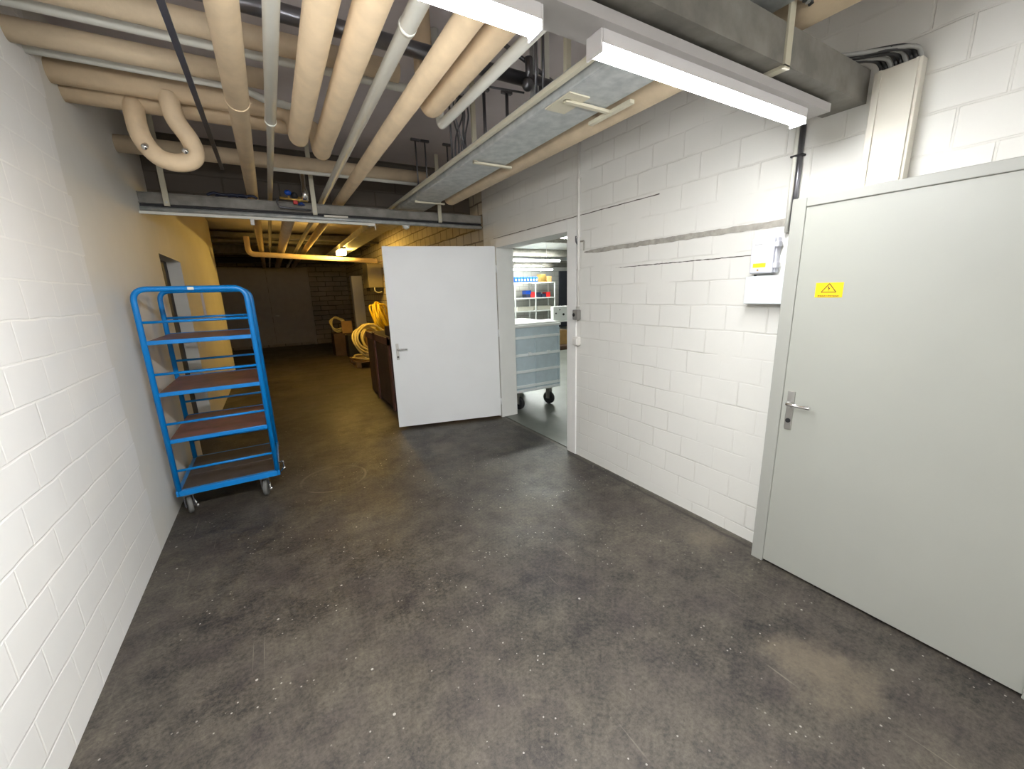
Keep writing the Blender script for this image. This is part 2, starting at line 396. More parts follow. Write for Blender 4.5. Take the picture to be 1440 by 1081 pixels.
# local x along the leaf; room side is local +y after rotation (towards the camera)
lf = MB().box(0, L, 0, .045, .035, 2.13, .002, mtx=MT).build('door_leaf', m_wdoor, d2)
ly = L-.065
pb = MB().box(ly-.016, ly+.016, .045, .053, .86, 1.05, .003, mtx=MT).build('door_handle', m_alu, lf)
MB().tube([MT @ p for p in arcpath([(ly, .05, .985), (ly, .10, .985), (ly-.11, .10, .985)], .02)], .009, 12).build('lever', m_chrome, pb)
MB().cyl(MT @ Vector((ly, .05, .895)), MT @ Vector((ly, .057, .895)), .011).build('lock_cylinder', m_black, pb)
for z in (.22, 1.87, 1.1):
    MB().cyl(MT @ Vector((-.008, .045, z-.045)), MT @ Vector((-.008, .045, z+.045)), .009, 12).build('hinge', m_wdoor, lf)

# ------------------------------------------------------------------ door 4: far grey double door
p0 = at(430, 378, 1, 15.75)
d4 = empty('door_4', (0, 15.78, 0)); d4['kind'] = 'structure'; d4['label'] = 'dark grey double door at the far end'
MB().box(-1.42, -1.36, -.05, .02, 0, 2.6).box(1.18, 1.24, -.05, .02, 0, 2.6).box(-1.36, 1.18, -.05, .02, 2.54, 2.6).build('door_frame', m_ddoor, d4)
MB().box(-1.36, -.005, -.04, .01, .1, 2.54).build('door_leaf', m_ddoor, d4)
l2 = MB().box(.005, 1.18, -.04, .01, .1, 2.54).build('door_leaf', m_ddoor, d4)
MB().tube([(.1, -.04, 1.05), (.1, -.09, 1.05), (.2, -.09, 1.05)], .012, 8).build('door_handle', m_alu, l2)
pa, pb_ = at(351, 414, 1, 15.73), at(368, 423, 1, 15.73)
tag(MB().box(pa.x, pb_.x, 15.733, 15.737, pb_.z, pa.z).build('paper_notice', m_greyp), 'small paper notice on the dark far double door', 'notice')

# ------------------------------------------------------------------ depth running pipes (towards the camera)
ZP = 2.62
def X(x): return x*(ZP-EYE)/(2.6-EYE)
def pipe(name, pts, r, m, label, rad=.12, n=22, cat='pipe', group=None):
    return tag(MB().tube(arcpath(pts, rad), r, n).build(name, m), label, cat, group)
def collar(o, p, r, m, ln=.02, d=(0, 1, 0)):
    d = Vector(d); p = Vector(p)
    MB().tube([p-d*ln/2, p+d*ln/2], r, 22).build('collar', m, o)
YN = YB+.02
# P1
o = tag(MB().tube([(X(.0), YN, ZP), (X(.0), 2.75, ZP), (X(.0), 2.77, ZP), (X(-.005), 9.3, ZP), (X(-.005), 15.7, ZP)], [.055, .055, .049, .049, .049], 22).build('insulated_pipe', m_insul),
        'beige wrapped pipe running lengthwise under the ceiling, nearest the U-shaped loop', 'pipe')
collar(o, (0, 2.76, ZP), .0575, m_insul)
# P2
o = tag(MB().tube([(X(.148), YN, ZP), (X(.148), 2.98, ZP), (X(.148), 2.99, ZP), (X(.142), 15.7, ZP)], [.029, .029, .022, .022], 20).build('plastic_pipe', m_pvc),
        'pale grey plastic pipe with a step down in width, beside the leftmost lengthwise pipe', 'pipe')
collar(o, (X(.148), 2.98, ZP), .032, m_pvc)
# transverse insulated pipes that turn into P3 and P4
ZT = 2.82
pipe('insulated_pipe', [(XL, 3.37, 2.83), (X(.305), 3.37, 2.83), (X(.305), 3.22, ZP), (X(.300), 3.1, ZP), (X(.295), YN, ZP)], .058, m_insul,
     'left one of the two fat beige pipes whose rounded bends end side by side', .11)
pipe('insulated_pipe', [(XL, 3.53, 2.80), (X(.462), 3.53, 2.80), (X(.462), 3.46, ZP), (X(.455), 3.3, ZP), (X(.445), YN, ZP)], .060, m_insul,
     'right one of the two fat beige pipes whose rounded bends end side by side', .10)
# P5 white plastic
o = tag(MB().tube([(X(.60), YN, ZP), (X(.60), 1.77, ZP), (X(.60), 1.78, ZP), (X(.635), 6, ZP), (X(.635), 15.7, ZP)], [.033, .033, .030, .030, .030], 20).build('plastic_pipe', m_pvc),
        'thin pale plastic pipe between two fat beige wrapped pipes, running to the far room', 'pipe')
collar(o, (X(.60), 1.775, ZP), .0355, m_pvc)
# P6
tag(MB().tube([(X(.775), YN, ZP), (X(.795), 5, ZP), (X(.795), 15.7, ZP)], .051, 22).build('insulated_pipe', m_insul),
    'long beige wrapped pipe right of the two fat bent ones, running to the far room', 'pipe')
# P7
pipe('insulated_pipe', [(X(.925), YN, ZP), (X(.92), 2.45, ZP), (X(.92), 2.50, ZP+.16), (X(.92), 2.5, 3.14)], .053, m_insul,
     'short beige wrapped pipe ending in mid ceiling beside the elbow of a thin pipe', .10)
# P8
pipe('plastic_pipe', [(X(1.075), YN, ZP), (X(1.05), 2.62, ZP), (X(1.05), 2.64, ZP+.12), (X(1.05), 2.64, 3.14)], .027, m_pvc,
     'thin pale pipe ending in an upward elbow, left of the galvanised tray', .04)
# P9
o = tag(MB().tube([(1.90, YN, 2.625), (1.86, 1.7, 2.61), (1.83, 4.32, 2.60), (1.83, 4.37, 2.60), (1.83, 4.40, 2.60)], [.085, .080, .072, .06, .02], 22).build('insulated_pipe', m_insul2),
        'dull beige wrapped pipe beside the galvanised tray along the right wall', 'pipe')
# dark strip P0
a, b = at(232, 0, 2, 2.5), at(312, 237, 2, 2.5)
tag(MB().box(-.169, -.147, YN, 3.66, 2.49, 2.50).build('steel_strip', m_steel), 'thin dark steel strip hanging below the crosswise pipes, left of the beige pipes', 'strip')

# ------------------------------------------------------------------ crosswise pipes
def cross(name, y, z, r, m, x1, label, x0=XL, extra=()):
    return pipe(name, [(x0, y, z), (x1, y, z)]+list(extra), r, m, label, .06)
cross('steel_pipe', 2.285, 2.82, .036, m_steel, 1.66, 'shiny dark steel pipe running crosswise under the ceiling')
cross('insulated_pipe', 2.54, 2.82, .050, m_insul2, .80, 'beige wrapped crosswise pipe nearest the camera')
cross('plastic_pipe', 2.72, 2.83, .024, m_pvc, 1.05, 'thin pale crosswise pipe between two beige crosswise pipes')
cross('insulated_pipe', 2.955, 2.82, .050, m_insul2, .16, 'beige wrapped crosswise pipe, second from the camera')
cross('plastic_pipe', 3.12, 2.82, .022, m_pvc, .05, 'thin pale crosswise pipe with a small downward offset', extra=[(.13, 3.17, 2.80), (.42, 3.19, 2.78)])
cross('insulated_pipe', 4.46, 2.80, .062, m_insul2, 1.62, 'low beige wrapped crosswise pipe above the grey cross beam')
cross('plastic_pipe', 4.44, 2.73, .016, m_pvc, 1.5, 'very thin grey pipe under the lowest crosswise pipe', x0=.15)
# U loop
pt = [at(187, 138, 1, 3.52), at(190, 165, 1, 3.48), at(200, 195, 1, 3.45), at(222, 220, 1, 3.43), at(248, 229, 1, 3.42), at(268, 226, 1, 3.42),
      at(274, 215, 1, 3.42), at(266, 195, 1, 3.40), at(248, 170, 1, 3.38), at(239, 145, 1, 3.36), at(237, 132, 1, 3.36)]
def smooth(pts, k=5):
    out = []
    for i in range(len(pts)-1):
        p0, p1, p2, p3 = pts[max(i-1, 0)], pts[i], pts[i+1], pts[min(i+2, len(pts)-1)]
        for j in range(k):
            t = j/k
            out.append(.5*((2*p1)+(p2-p0)*t+(2*p0-5*p1+4*p2-p3)*t*t+(3*p1-p0-3*p2+p3)*t*t*t))
    out.append(pts[-1]); return out
ul = tag(MB().tube(smooth([Vector(p) for p in pt]), .052, 20).build('pipe_loop', m_insul), 'U-shaped beige wrapped pipe loop hanging near the left wall', 'pipe')
for q in (at(205, 204, 1, 3.39), at(261, 210, 1, 3.36)):
    MB().cyl(q, q+Vector((0, -.03, -.015)), .014, 10).ball(q+Vector((0, -.035, -.018)), .018).build('drain_valve', m_chrome, ul)

# ------------------------------------------------------------------ galvanised tray along the right wall
tr = empty('cable_tray', (1.56, 3, 2.55)); tag(tr, 'long galvanised cable tray running towards the far room under the ceiling', 'cable tray')
MB().box(-.155, .155, -6.1, 3.4, 0, .10, .01).box(-.17, .155, 3.4, 8.8, 0.02, .12, .01).build('tray_body', m_galv, tr)
MB().box(-.205, -.175, -6.1, 2.7, .03, .055, .002).build('edge_rail', m_cream, tr)
def bracket(y, T=False, up=.60):
    b = MB()
    b.box(-.125, -.095, y-.012, y+.012, -.012, up)
    b.box(-.125, .20, y-.012, y+.012, -.02, -.006)
    if T:
        b.box(.17, .20, y-.16, y+.16, -.026, -.008).box(-.15, -.02, y-.07, y+.14, -.008, -.001)
    b.build('bracket', m_cream, tr)
bracket(-1.16, True); bracket(-.07); bracket(1.35, False, .02)

# ------------------------------------------------------------------ transverse duct, trunking, lamps
du = empty('air_duct', (2.42, 1.015, 2.37)); tag(du, 'dull grey rectangular duct crossing above the lamps to the right wall', 'duct')
MB().box(-3.27, 0, -.085, .085, 0, .13).build('duct_body', m_galvd, du)
MB().box(-.705, -.67, -.093, -.085, -.006, .42).box(-.705, -.67, -.093, .09, -.012, -.001).build('strap', m_cream, du)
MB().box(-1.75, -1.715, -.093, -.085, -.006, .42).box(-1.75, -1.715, -.093, .09, -.012, -.001).build('strap', m_cream, du)
tag(MB().box(-.85, 2.23, .985, 1.10, 2.325, 2.357).build('lamp_trunking', m_trunk), 'grey white trunking strip carrying the two lit lamps', 'trunking')
def lamp(name, x0, x1, y, z, m, label, group=None, w=.066, h=.060, house=m_lampbody, rods=False):
    e = empty(name, ((x0+x1)/2, y, z)); L = (x1-x0)/2
    MB().box(-L+.008, L-.008, -w/2, w/2, -h*(.3 if rods else .60), 0).box(-L, -L+.008, -w/2, w/2, -h, 0, .002).box(L-.008, L, -w/2, w/2, -h, 0, .002).build('lamp_housing', house, e)
    prof = [(-w/2+.001, -h*.60), (w/2-.001, -h*.60), (w*.12, -h), (-w*.12, -h)]
    if rods: prof = [(-w/2+.01, -h*.3), (w/2-.01, -h*.3), (w/2+.005, -h*.6), (w/4, -h), (-w/4, -h), (-w/2-.005, -h*.6)]
    MB().prism(prof, 0, -L+.008, L-.008).build('diffuser', m, e)
    if rods:
        for x in (-L*.7, L*.7): MB().cyl((x, 0, 0), (x, 0, ZC-z), .006, 8).build('suspension_rod', house, e)
    return tag(e, label, 'lamp', group)
lamp('linear_lamp', .92, 2.10, 1.045, 2.325, m_tube, 'long lit white tube lamp ending at the right wall')
lamp('linear_lamp', -.46, .72, 1.045, 2.325, m_tube1, 'long lit white tube lamp at the top middle of the photo')

tag(MB().box(-.85, 2.30, -2.06, -1.94, 2.325, 2.357).box(-.2, -.17, -2.01, -1.99, 2.357, ZC).box(1.15, 1.18, -2.01, -1.99, 2.357, ZC).build('lamp_trunking', m_trunk), 'added trunking strip carrying the unseen fill lamps behind', 'trunking')  # lamp row added out of view to even out the room light
lamp('linear_lamp', .92, 2.10, -2.0, 2.325, m_tubefill, 'right tube lamp of the added unseen fill row behind')
lamp('linear_lamp', -.46, .72, -2.0, 2.325, m_tubefill, 'left tube lamp of the added unseen fill row behind')

# boxed trunking on the right wall above the grey door
tb = empty('wall_trunking', (XR, .82, 2.0)); tag(tb, 'cream boxed cable trunking standing on the grey door frame', 'trunking')
MB().box(-.05, 0, -.078, .078, .001, .465, .003).build('trunking_body', m_creamw, tb)
MB().box(-.056, -.05, -.066, -.058, .001, .464).box(-.056, -.05, .050, .062, .001, .464).build('cover_ridge', m_creamw, tb)
for i in range(9):
    y = .755+.016*i
    p = [(2.395, y, 2.45), (2.39, y+.004, 2.485+.004*(i % 3)), (2.34-.012*(i % 3), y+.03, 2.507+.006*(i % 2)), (2.18, .965+.014*i, 2.518), (1.95, .965+.014*i, 2.511)]
    tag(MB().tube(smooth([Vector(q) for q in p]), .008, 8).build('electric_cable', m_hose1 if i % 3 else m_hose2), 'cable curling from the trunking top over the grey duct', 'cable', 'cables curling out of the cream wall trunking')
for i in range(4):
    x = 1.74+.02*i
    p = [(x, .90, 2.56), (x, .93, 2.7), (x+.01, .98, 2.85), (x, 1.03, 3.14)]
    tag(MB().tube(smooth([Vector(q) for q in p]), .009, 8).build('electric_cable', m_hose1 if i % 2 else m_hose2), 'cable rising behind the duct strap to the ceiling', 'cable', 'cables rising between duct and ceiling')

# conduits left of the grey door
c1 = empty('wall_conduit', (XR, 1.18, 2.0)); tag(c1, 'twin dark and pale conduit dropping to the grey door frame', 'conduit')
MB().cyl((-.02, .012, -.14), (-.02, .012, .36), .0105).build('conduit_tube', m_pvc, c1)
MB().cyl((-.02, -.012, -.14), (-.02, -.012, .36), .0125).build('conduit_tube', m_steel, c1)
MB().box(-.034, -.001, -.03, .028, .22, .228).build('clip', m_black, c1)

# conduit by the doorway, switches
c2 = empty('wall_conduit', (XR, 2.895, 1.42)); tag(c2, 'thin white conduit running down the wall to the grey switch', 'conduit')
MB().cyl((-.013, 0, 0), (-.013, 0, 1.45), .0115).build('conduit_tube', m_wsw, c2)
for z in (.03, .35, .62, 1.1): MB().box(-.027, 0, -.016, .016, z, z+.008).build('clip', m_wsw, c2)
tag(MB().tube(arcpath([(2.405, 2.93, 2.06), (2.405, 2.93, 2.01), (2.405, 2.90, 1.985)], .02), .007, 8).build('pipe_hook', m_steel), 'small dark hook on the frame corner beside the white conduit', 'hook')
tag(MB().tube(arcpath([(2.41, 2.87, 2.01), (2.41, 2.825, 2.01), (2.41, 2.825, 1.93)], .012), .007, 8).build('wall_pipe_stub', m_mortar), 'small bent bare stub at the end of the mortar band', 'pipe')
sw = empty('light_switch', (XR, 2.905, 1.375)); tag(sw, 'grey surface switch at the end of the white conduit', 'switch')
MB().box(-.045, 0, -.036, .036, -.045, .045, .008).build('switch_box', m_switch, sw)
MB().cyl((-.05, .012, 0), (-.044, .012, 0), .016).build('rocker', m_black, sw)
sw = empty('light_switch', (XR, 2.905, 1.135)); tag(sw, 'white surface socket below the grey switch', 'switch')
MB().box(-.04, 0, -.036, .036, -.04, .04, .008).build('switch_box', m_wsw, sw)
MB().box(-.052, -.038, -.028, .028, -.034, .026, .005).build('hinged_cover', m_wsw, sw)

# control boxes
cb = empty('control_box', (XR, 1.285, 1.75)); tag(cb, 'pale lilac plastic enclosure with a yellow label on the block wall', 'control box')
MB().box(-.04, 0, -.068, .060, -.092, .092, .006).build('enclosure_body', m_boxl, cb)
MB().box(-.062, -.041, -.062, .060, -.094, .092, .008).build('enclosure_cover', m_boxl, cb)
MB().box(-.0635, -.062, -.028, .040, -.062, -.040, .0).build('yellow_label', m_yel2, cb)
MB().box(-.0632, -.062, .0, .040, .058, .061).build('embossed_mark', m_frame, cb)
MB().cyl((-.0645, .012, -.076), (-.062, .012, -.076), .005, 12).build('indicator', m_brass, cb)
for z in (.055, -.055): MB().box(-.056, -.02, -.082, -.062, z-.014, z+.014, .003).build('hinge', m_boxl, cb)
MB().cyl((-.03, .04, -.10), (-.03, .04, -.125), .008, 10).build('cable_gland', m_black, cb)
tag(MB().box(2.355, XR, 1.130, 1.358, 1.49, 1.642, .003).build('junction_box', m_boxw), 'plain pale grey metal box below the enclosure with the yellow label', 'junction box')

# ------------------------------------------------------------------ beam / cable channel crossing the room
bm_ = empty('cross_beam', (0, 4.8, 2.44)); tag(bm_, 'grey steel channel beam crossing the room behind the blue trolley', 'beam')
MB().box(XL, XR, 0, .09, 0, .09, .004).box(XL, XR, -.02, 0, .084, .09).box(XL, XR, -.02, 0, .0, .006).build('channel', m_galvd, bm_)
MB().box(XL, XR, .01, .08, -.03, 0).build('dark_slot', m_blackp, bm_)  # solid black filler gives the open slot under the channel its darkness
tag(MB().cyl((XL, 4.80, 2.395), (XR, 4.80, 2.395), .022).build('steel_pipe', m_galv), 'grey round pipe directly under the cross beam', 'pipe')
rl = empty('guide_rail', (0, 4.745, 2.355)); tag(rl, 'thin light rail under the cross beam ending in a hook', 'rail')
MB().box(XL, 1.10, -.012, .012, -.012, .012, .002).build('rail', m_pvc, rl)
MB().tube(arcpath([(1.02, 0, -.012), (1.10, 0, -.01), (1.10, 0, -.055)], .02), .007, 8).build('hook', m_pvc, rl)
for x, l in ((-.655, 'cream hanger strap nearest the left wall, holding the cross beam'), (.52, 'cream hanger strap beside the valves, holding the cross beam'), (1.86, 'cream hanger strap at the tray end, holding the cross beam')):
    e = empty('hanger_strap', (x, 4.76, 2.42)); tag(e, l, 'hanger')
    MB().box(-.02, .02, -.008, .008, 0, .73).build('strap', m_cream, e)
    MB().cyl((0, -.012, .03), (0, -.006, .03), .009, 10).build('bolt', m_alu, e)
sd = empty('smoke_detector', (1.455, 4.79, 2.372)); tag(sd, 'small white round smoke detector under the cross beam', 'smoke detector')
MB().cyl((0, 0, -.012), (0, 0, 0), .045, 24).build('detector_base', m_wsw, sd)
MB().tube([(0, 0, -.012), (0, 0, -.03), (0, 0, -.042)], [.04, .036, .015], 24).build('detector_head', m_lid, sd)
tag(MB().box(-.055, -.022, 4.72, 4.75, 2.29, 2.343, .004).build('sensor', m_wsw), 'tiny white sensor hanging from the guide rail', 'sensor')
tag(MB().box(.60, .83, 4.745, 4.775, 2.405, 2.425, .002).build('cable_tag', m_creamw), 'pale strip fixed along the pipe under the beam', 'tag')

# valve group on the beam
vg = empty('valve_manifold', (.34, 4.72, 2.55)); tag(vg, 'brass valve group with coloured handles sitting on the cross beam', 'valves')
MB().cyl((-.12, 0, 0), (.12, 0, -.01), .012, 12).cyl((-.04, 0, 0), (-.04, 0, .03), .01, 10).cyl((.05, 0, -.03), (.05, 0, .02), .012, 10).build('brass_pipe', m_brass, vg)
MB().ball((-.045, 0, .052), .032, (1, 1, .8)).build('blue_knob', m_bluek, vg)
MB().ball((.01, 0, .03), .032).build('black_gauge', m_black, vg)
MB().box(-.01, .03, -.02, .01, -.05, -.015, .005).build('red_handle', m_red, vg)
MB().tube([(.06, -.01, -.03), (.06, -.01, -.055)], [.012, .035], 12).build('blue_handle', m_bluek, vg)
MB().tube(arcpath([(-.13, 0, .0), (-.15, -.01, -.03), (-.14, -.03, -.09), (.14, -.03, -.10)], .03), .009, 10).build('drain_pipe', m_steel, vg)
MB().tube([(.10, 0, -.01), (.105, 0, .06), (.10, 0, .12), (.10, 0, .22), (.11, 0, .34)], [.03, .034, .022, .026, .034], 16).build('chrome_riser', m_chrome, vg)
# navy hoses lying on the beam
for i, (x0, x1) in enumerate(((-.36, -.12), (-.2, .03), (-.30, -.05))):
    p = [Vector((x0, 4.80+.02*i, 2.542)), Vector((x0+.05, 4.80+.02*i, 2.565)), Vector(((x0+x1)/2, 4.81, 2.555)), Vector((x1-.03, 4.80, 2.562)), Vector((x1, 4.8, 2.54))]
    tag(MB().tube(smooth(p), .012, 8).build('rubber_hose', m_navy), 'short navy hose lying on the cross beam', 'hose', 'navy hoses on the cross beam')

# hanger rods under the ceiling
RODS = ((1.505, 4.40, 2.66, 'left rod of the close pair above the far end of the galvanised tray'), (1.605, 4.40, 2.66, 'right rod of the close pair above the far end of the galvanised tray'),
        (1.85, 4.40, 2.68, 'single dark rod right of the close pair, above the tray end'), (1.45, 3.35, 2.68, 'pale dark-tipped rod left of the drooping cables above the tray'),
        (1.57, 3.36, 2.66, 'short rod among the drooping cables above the tray'), (1.66, 3.15, 2.66, 'thick dark rod right of the drooping cables above the tray'),
        (1.85, 3.12, 2.70, 'thick dark rod nearest the right wall above the tray'), (1.45, 2.12, 2.66, 'left rod in the gap between the two lit lamps'), (1.50, 2.12, 2.66, 'right rod in the gap between the two lit lamps'))
for k, (x, y, z0, lab) in enumerate(RODS):
    e = empty('threaded_rod', (x, y, z0)); tag(e, lab, 'rod', 'hanger rods above the galvanised tray')
    MB().cyl((0, 0, 0), (0, 0, ZC-z0), .008 if k not in (5, 6) else .013, 10).build('rod', m_steel, e)
    MB().box(-.045, .045, -.015, .015, ZC-z0-.02, ZC-z0).build('ceiling_plate', m_steel, e)
tag(MB().cyl((1.36, 3.10, 3.12), (1.95, 3.02, 3.12), .008, 8).build('ceiling_conduit', m_steel), 'thin dark conduit fixed flat along the ceiling above the tray', 'conduit')
for i in range(5):
    a_ = i*1.3; c_ = Vector((1.52, 3.30, 2.95))
    p = [c_+Vector((.05*math.cos(a_), .03*math.sin(a_), .18)), c_+Vector((.07*math.cos(a_+1), .05*math.sin(a_+1), .05)), c_+Vector((.02*i-.04, .02, -.12)), c_+Vector((.03*i-.05, .03, -.28))]
    tag(MB().tube(smooth(p), .007, 6).build('electric_cable', m_steel), 'thin dark cable drooping from the ceiling to the tray', 'cable', 'cables drooping above the tray')
# clamp cluster between the lamps
jb = empty('pipe_hanger', (1.60, 2.28, 2.78)); tag(jb, 'steel hanger group seen in the gap between the two lamps', 'hanger')
MB().box(-.07, -.035, -.02, .02, -.06, .37).build('channel_post', m_galv, jb)
MB().box(.01, .045, -.02, .02, -.06, .37).build('channel_post', m_pvc, jb)
MB().cyl((-.11, -.03, .03), (-.11, -.03, .14), .022, 12).ball((-.12, -.03, .0), .035).build('clamp', m_steel, jb)
MB().cyl((-.30, 0, .2), (.1, 0, .06), .012, 8).build('brace', m_steel, jb)

# ------------------------------------------------------------------ blue shelf trolley
ct = empty('shelf_trolley', (-.472, 3.70, 0)); tag(ct, 'tall blue tube-framed shelf trolley with brown boards by the left wall', 'trolley')
HX, D0, D1 = .325, 0.0, .78
ZB, ZTOP = .186, 1.693
def end_frame(y):
    mb = MB()
    mb.tube(arcpath([(-HX, y, ZB-.02), (-HX, y, ZTOP), (HX, y, ZTOP), (HX, y, ZB-.02)], .085, 10), .0185, 16)
    f = mb.build('end_frame', m_blue, ct)
    return f
ff = end_frame(D0); fb = end_frame(D1)
levels = [1.326, .952, .595]
for y, par in ((D0, ff), (D1, fb)):
    for z in (1.469, 1.101, .730, .363):
        MB().cyl((-HX, y, z), (HX, y, z), .0095, 12).build('guard_bar', m_blue, par)
    for z in levels:
        MB().box(-HX, HX, y-.008, y+.008, z-.014, z+.016, .003).build('shelf_bar', m_blue, par)
    MB().box(-HX-.018, HX+.018, y-.018, y+.018, ZB-.022, ZB+.022, .004).build('bottom_bar', m_blue, par)
for s in (-1, 1):
    MB().box(s*HX-.015, s*HX+.015, D0+.018, D1-.018, ZB-.02, ZB+.02, .003).build('side_rail', m_blue, ct)
for z in levels:
    sh = MB().box(-HX+.012, HX-.012, D0+.008, D1-.008, z-.006, z+.012, .002).build('shelf_board', m_board, ct)
MB().box(-HX+.015, HX-.015, D0+.018, D0+.30, ZB, ZB+.024, .002).build('deck_board', m_deck, ct)
MB().box(-HX+.015, HX-.015, D0+.306, D1-.018, ZB, ZB+.024, .002).build('deck_board', m_deck, ct)
for sx in (-1, 1):
    for y in (D0+.03, D1-.08):
        c = empty('caster', (-.285 if sx < 0 else .225, y, 0)); c.parent = ct
        c.rotation_euler = (0, 0, .25 if sx < 0 else -.15)
        MB().tube([(-.017, 0, .066), (-.011, 0, .066), (.011, 0, .066), (.017, 0, .066)], [.056, .066, .066, .056], 28).build('wheel', m_tyre, c)
        MB().box(-.030, -.024, -.02, .02, .055, .155).box(.024, .030, -.02, .02, .055, .155).box(-.035, .035, -.03, .03, .150, .163).cyl((-.032, 0, .066), (.032, 0, .066), .007, 8).build('fork', m_steel, c)
        MB().box(.034, .052, -.055, -.03, .055, .075, .004).cyl((.04, -.04, .065), (.03, 0, .12), .006, 8).build('brake_pedal', m_chrome, c)
MB().box(-.02, .016, -.0205, -.0185+.002, ZTOP-.010, ZTOP+.010).build('name_plate', m_creamw, ff)
MB().tube(arcpath([(HX+.015, .05, .25), (HX+.05, .03, .27), (HX+.055, .03, .20), (HX+.02, .04, .17)], .015), .006, 8).ball((HX+.05, .03, .20), .014).build('latch', m_chrome, ct)

# notices on the left wall
tag(MB().box(XL, XL+.002, 4.90, 5.03, 1.42, 1.66).build('paper_notice', m_paper), 'small sheet of pictograms on the wall before the niche', 'notice')
tag(MB().box(XL, XL+.03, 7.36, 7.44, 1.40, 1.80, .004).build('paper_notice', m_paper), 'narrow white sheet standing off the yellow-lit left wall', 'notice')
tag(MB().box(XL, XL+.004, 6.45, 6.9, 1.0, 1.22).build('paper_notice', m_paper), 'wide white sheet low on the wall behind the trolley', 'notice')

# ------------------------------------------------------------------ far room
ypz = 2.42
q0, q1 = at(350, 357, 1, 9.7), at(530, 367, 1, 9.7)
yp = empty('insulated_pipe', (0, 9.7, 0)); tag(yp, 'pale crosswise pipe with an upturned end in the far dark room', 'pipe')
MB().tube(arcpath([(q0.x, 0, 2.80), (q0.x, 0, q0.z), (q1.x, 0, q1.z)], .1), .05, 18).build('pipe_run', m_insul, yp)
MB().tube([(q1.x, 0, q1.z), (2.40, .05, q1.z), (2.45, .1, q1.z-.1), (2.46, .1, 1.75)], .02, 10).build('pipe_end', m_insul2, yp)
fl = at(480, 357, 1, 9.35)
bl = empty('bulkhead_lamp', (fl.x, 9.35, fl.z+.03)); tag(bl, 'small glowing yellow lamp under the far ceiling', 'lamp')
MB().box(-.05, .05, -.35, .45, .035, .07, .004).build('lamp_housing', m_pvc, bl)
MB().box(-.085, .085, -.10, .10, -.055, .035, .015).build('lamp_glass', m_ylamp, bl)
hb = empty('wall_heater', (2.30, 10.6, 2.1)); tag(hb, 'olive metal casing with pipes below on the far right wall', 'heater')
hb.location = (2.3, 10.4, 0)
MB().box(-.18, .17, 0, .55, 1.80, 2.36, .01).build('casing', m_khaki, hb)
MB().box(-.15, .15, .03, .5, 1.72, 1.80, .005).build('valve_tray', m_blackp, hb)
MB().tube(smooth([Vector((-.05, .0, 1.80)), Vector((-.05, -.02, 1.72)), Vector((.02, -.02, 1.68)), Vector((.12, 0, 1.7))]), .012, 8).build('drain_hose', m_pvc, hb)
tag(MB().box(2.16, 2.47, 13.0, 13.3, 0, 2.2, .02).build('boxed_column', m_plaster), 'pale boxed column before the far corner', 'column')
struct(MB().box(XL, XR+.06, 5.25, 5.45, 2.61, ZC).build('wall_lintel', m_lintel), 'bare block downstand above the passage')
tag(MB().cyl((.37, 5.5, ZP+.02), (.37, 15.7, ZP+.02), .075, 22).build('insulated_pipe', m_insul2), 'fat lengthwise pipe seen only beyond the cross beam, in the far room', 'pipe')
# crosswise beams, ducts in the far room
for y, z0, z1, m, l in ((11.4, 2.88, 3.10, m_galvd, 'dark crosswise duct just beyond the yellow lamp'), (12.6, 2.75, 2.95, m_galvd, 'dark crosswise duct before the far wall'), (13.9, 2.62, 2.78, m_blackp, 'black crosswise duct nearest the far double door')):
    tag(MB().box(-3.9, XR+.05, y, y+.35, z0, z1, .01).build('crosswise_duct', m), l, 'duct')
cross('steel_pipe', 10.5, 2.86, .03, m_steel, XR+.05, 'dark crosswise pipe above the yellow lamp', x0=-.84)
# long dark crate
cr = empty('wooden_crate', (1.6, 6.35, 0)); tag(cr, 'tall dark brown crate standing behind the open white door', 'crate')
MB().box(-.28, .30, -.80, .75, .02, 1.02, .01).build('crate_body', m_card, cr)
MB().box(-.295, -.28, -.80, -.70, 0, 1.05).box(-.295, -.28, .1, .2, 0, 1.05).box(-.295, -.28, -.80, .75, .93, 1.03).build('batten', m_board, cr)
tag(MB().box(1.42, 1.75, 5.75, 6.2, 1.02, 1.16, .01).build('cardboard_box', m_card), 'flat dark box lying on the brown crate', 'box')
# pallet with hoses
pa_ = empty('wooden_pallet', (2.0, 10.1, 0)); tag(pa_, 'wooden pallet under the coiled hoses', 'pallet')
mb = MB()
for i in range(6): mb.box(-.5, .42, -.5+.17*i, -.38+.17*i, .115, .14)
mb.build('deck_slats', m_pallet, pa_)
mb = MB()
for x in (-.5, -.08, .32):
    for y in (-.5, -.05, .36): mb.box(x, x+.1, y, y+.1, .022, .1)
    mb.box(x, x+.1, -.5, .46, .1, .115).box(x, x+.1, -.5, .46, 0, .022)
mb.build('pallet_blocks', m_pallet, pa_)
def coil(name, c, R, r, turns, tilt, m, label, sq=1.0, group=None):
    mb = MB(); n = 40; pts = []
    mt = Matrix.Rotation(tilt[2], 3, 'Z') @ Matrix.Rotation(tilt[0], 3, 'X') @ Matrix.Rotation(tilt[1], 3, 'Y')
    for i in range(int(n*turns)+1):
        a = 2*PI*i/n; k = i/n
        rr = R*(1-.34*((int(k)*.37) % 1)*(.6+.4*math.sin(a+int(k))))+.02*math.sin(3*a+k)
        pts.append(Vector(c)+mt @ Vector((rr*math.cos(a), rr*sq*math.sin(a), r*1.6*(k-turns/2)+.02*math.sin(2*a+k*2))))
    mb.tube(pts, r, 8)
    return tag(mb.build(name, m), label, 'hose', group)
coil('coiled_hose', (1.90, 9.68, .60), .40, .024, 5, (1.12, 0, .25), m_hosey, 'large pale cream hose coil leaning at the front of the pallet', .95)
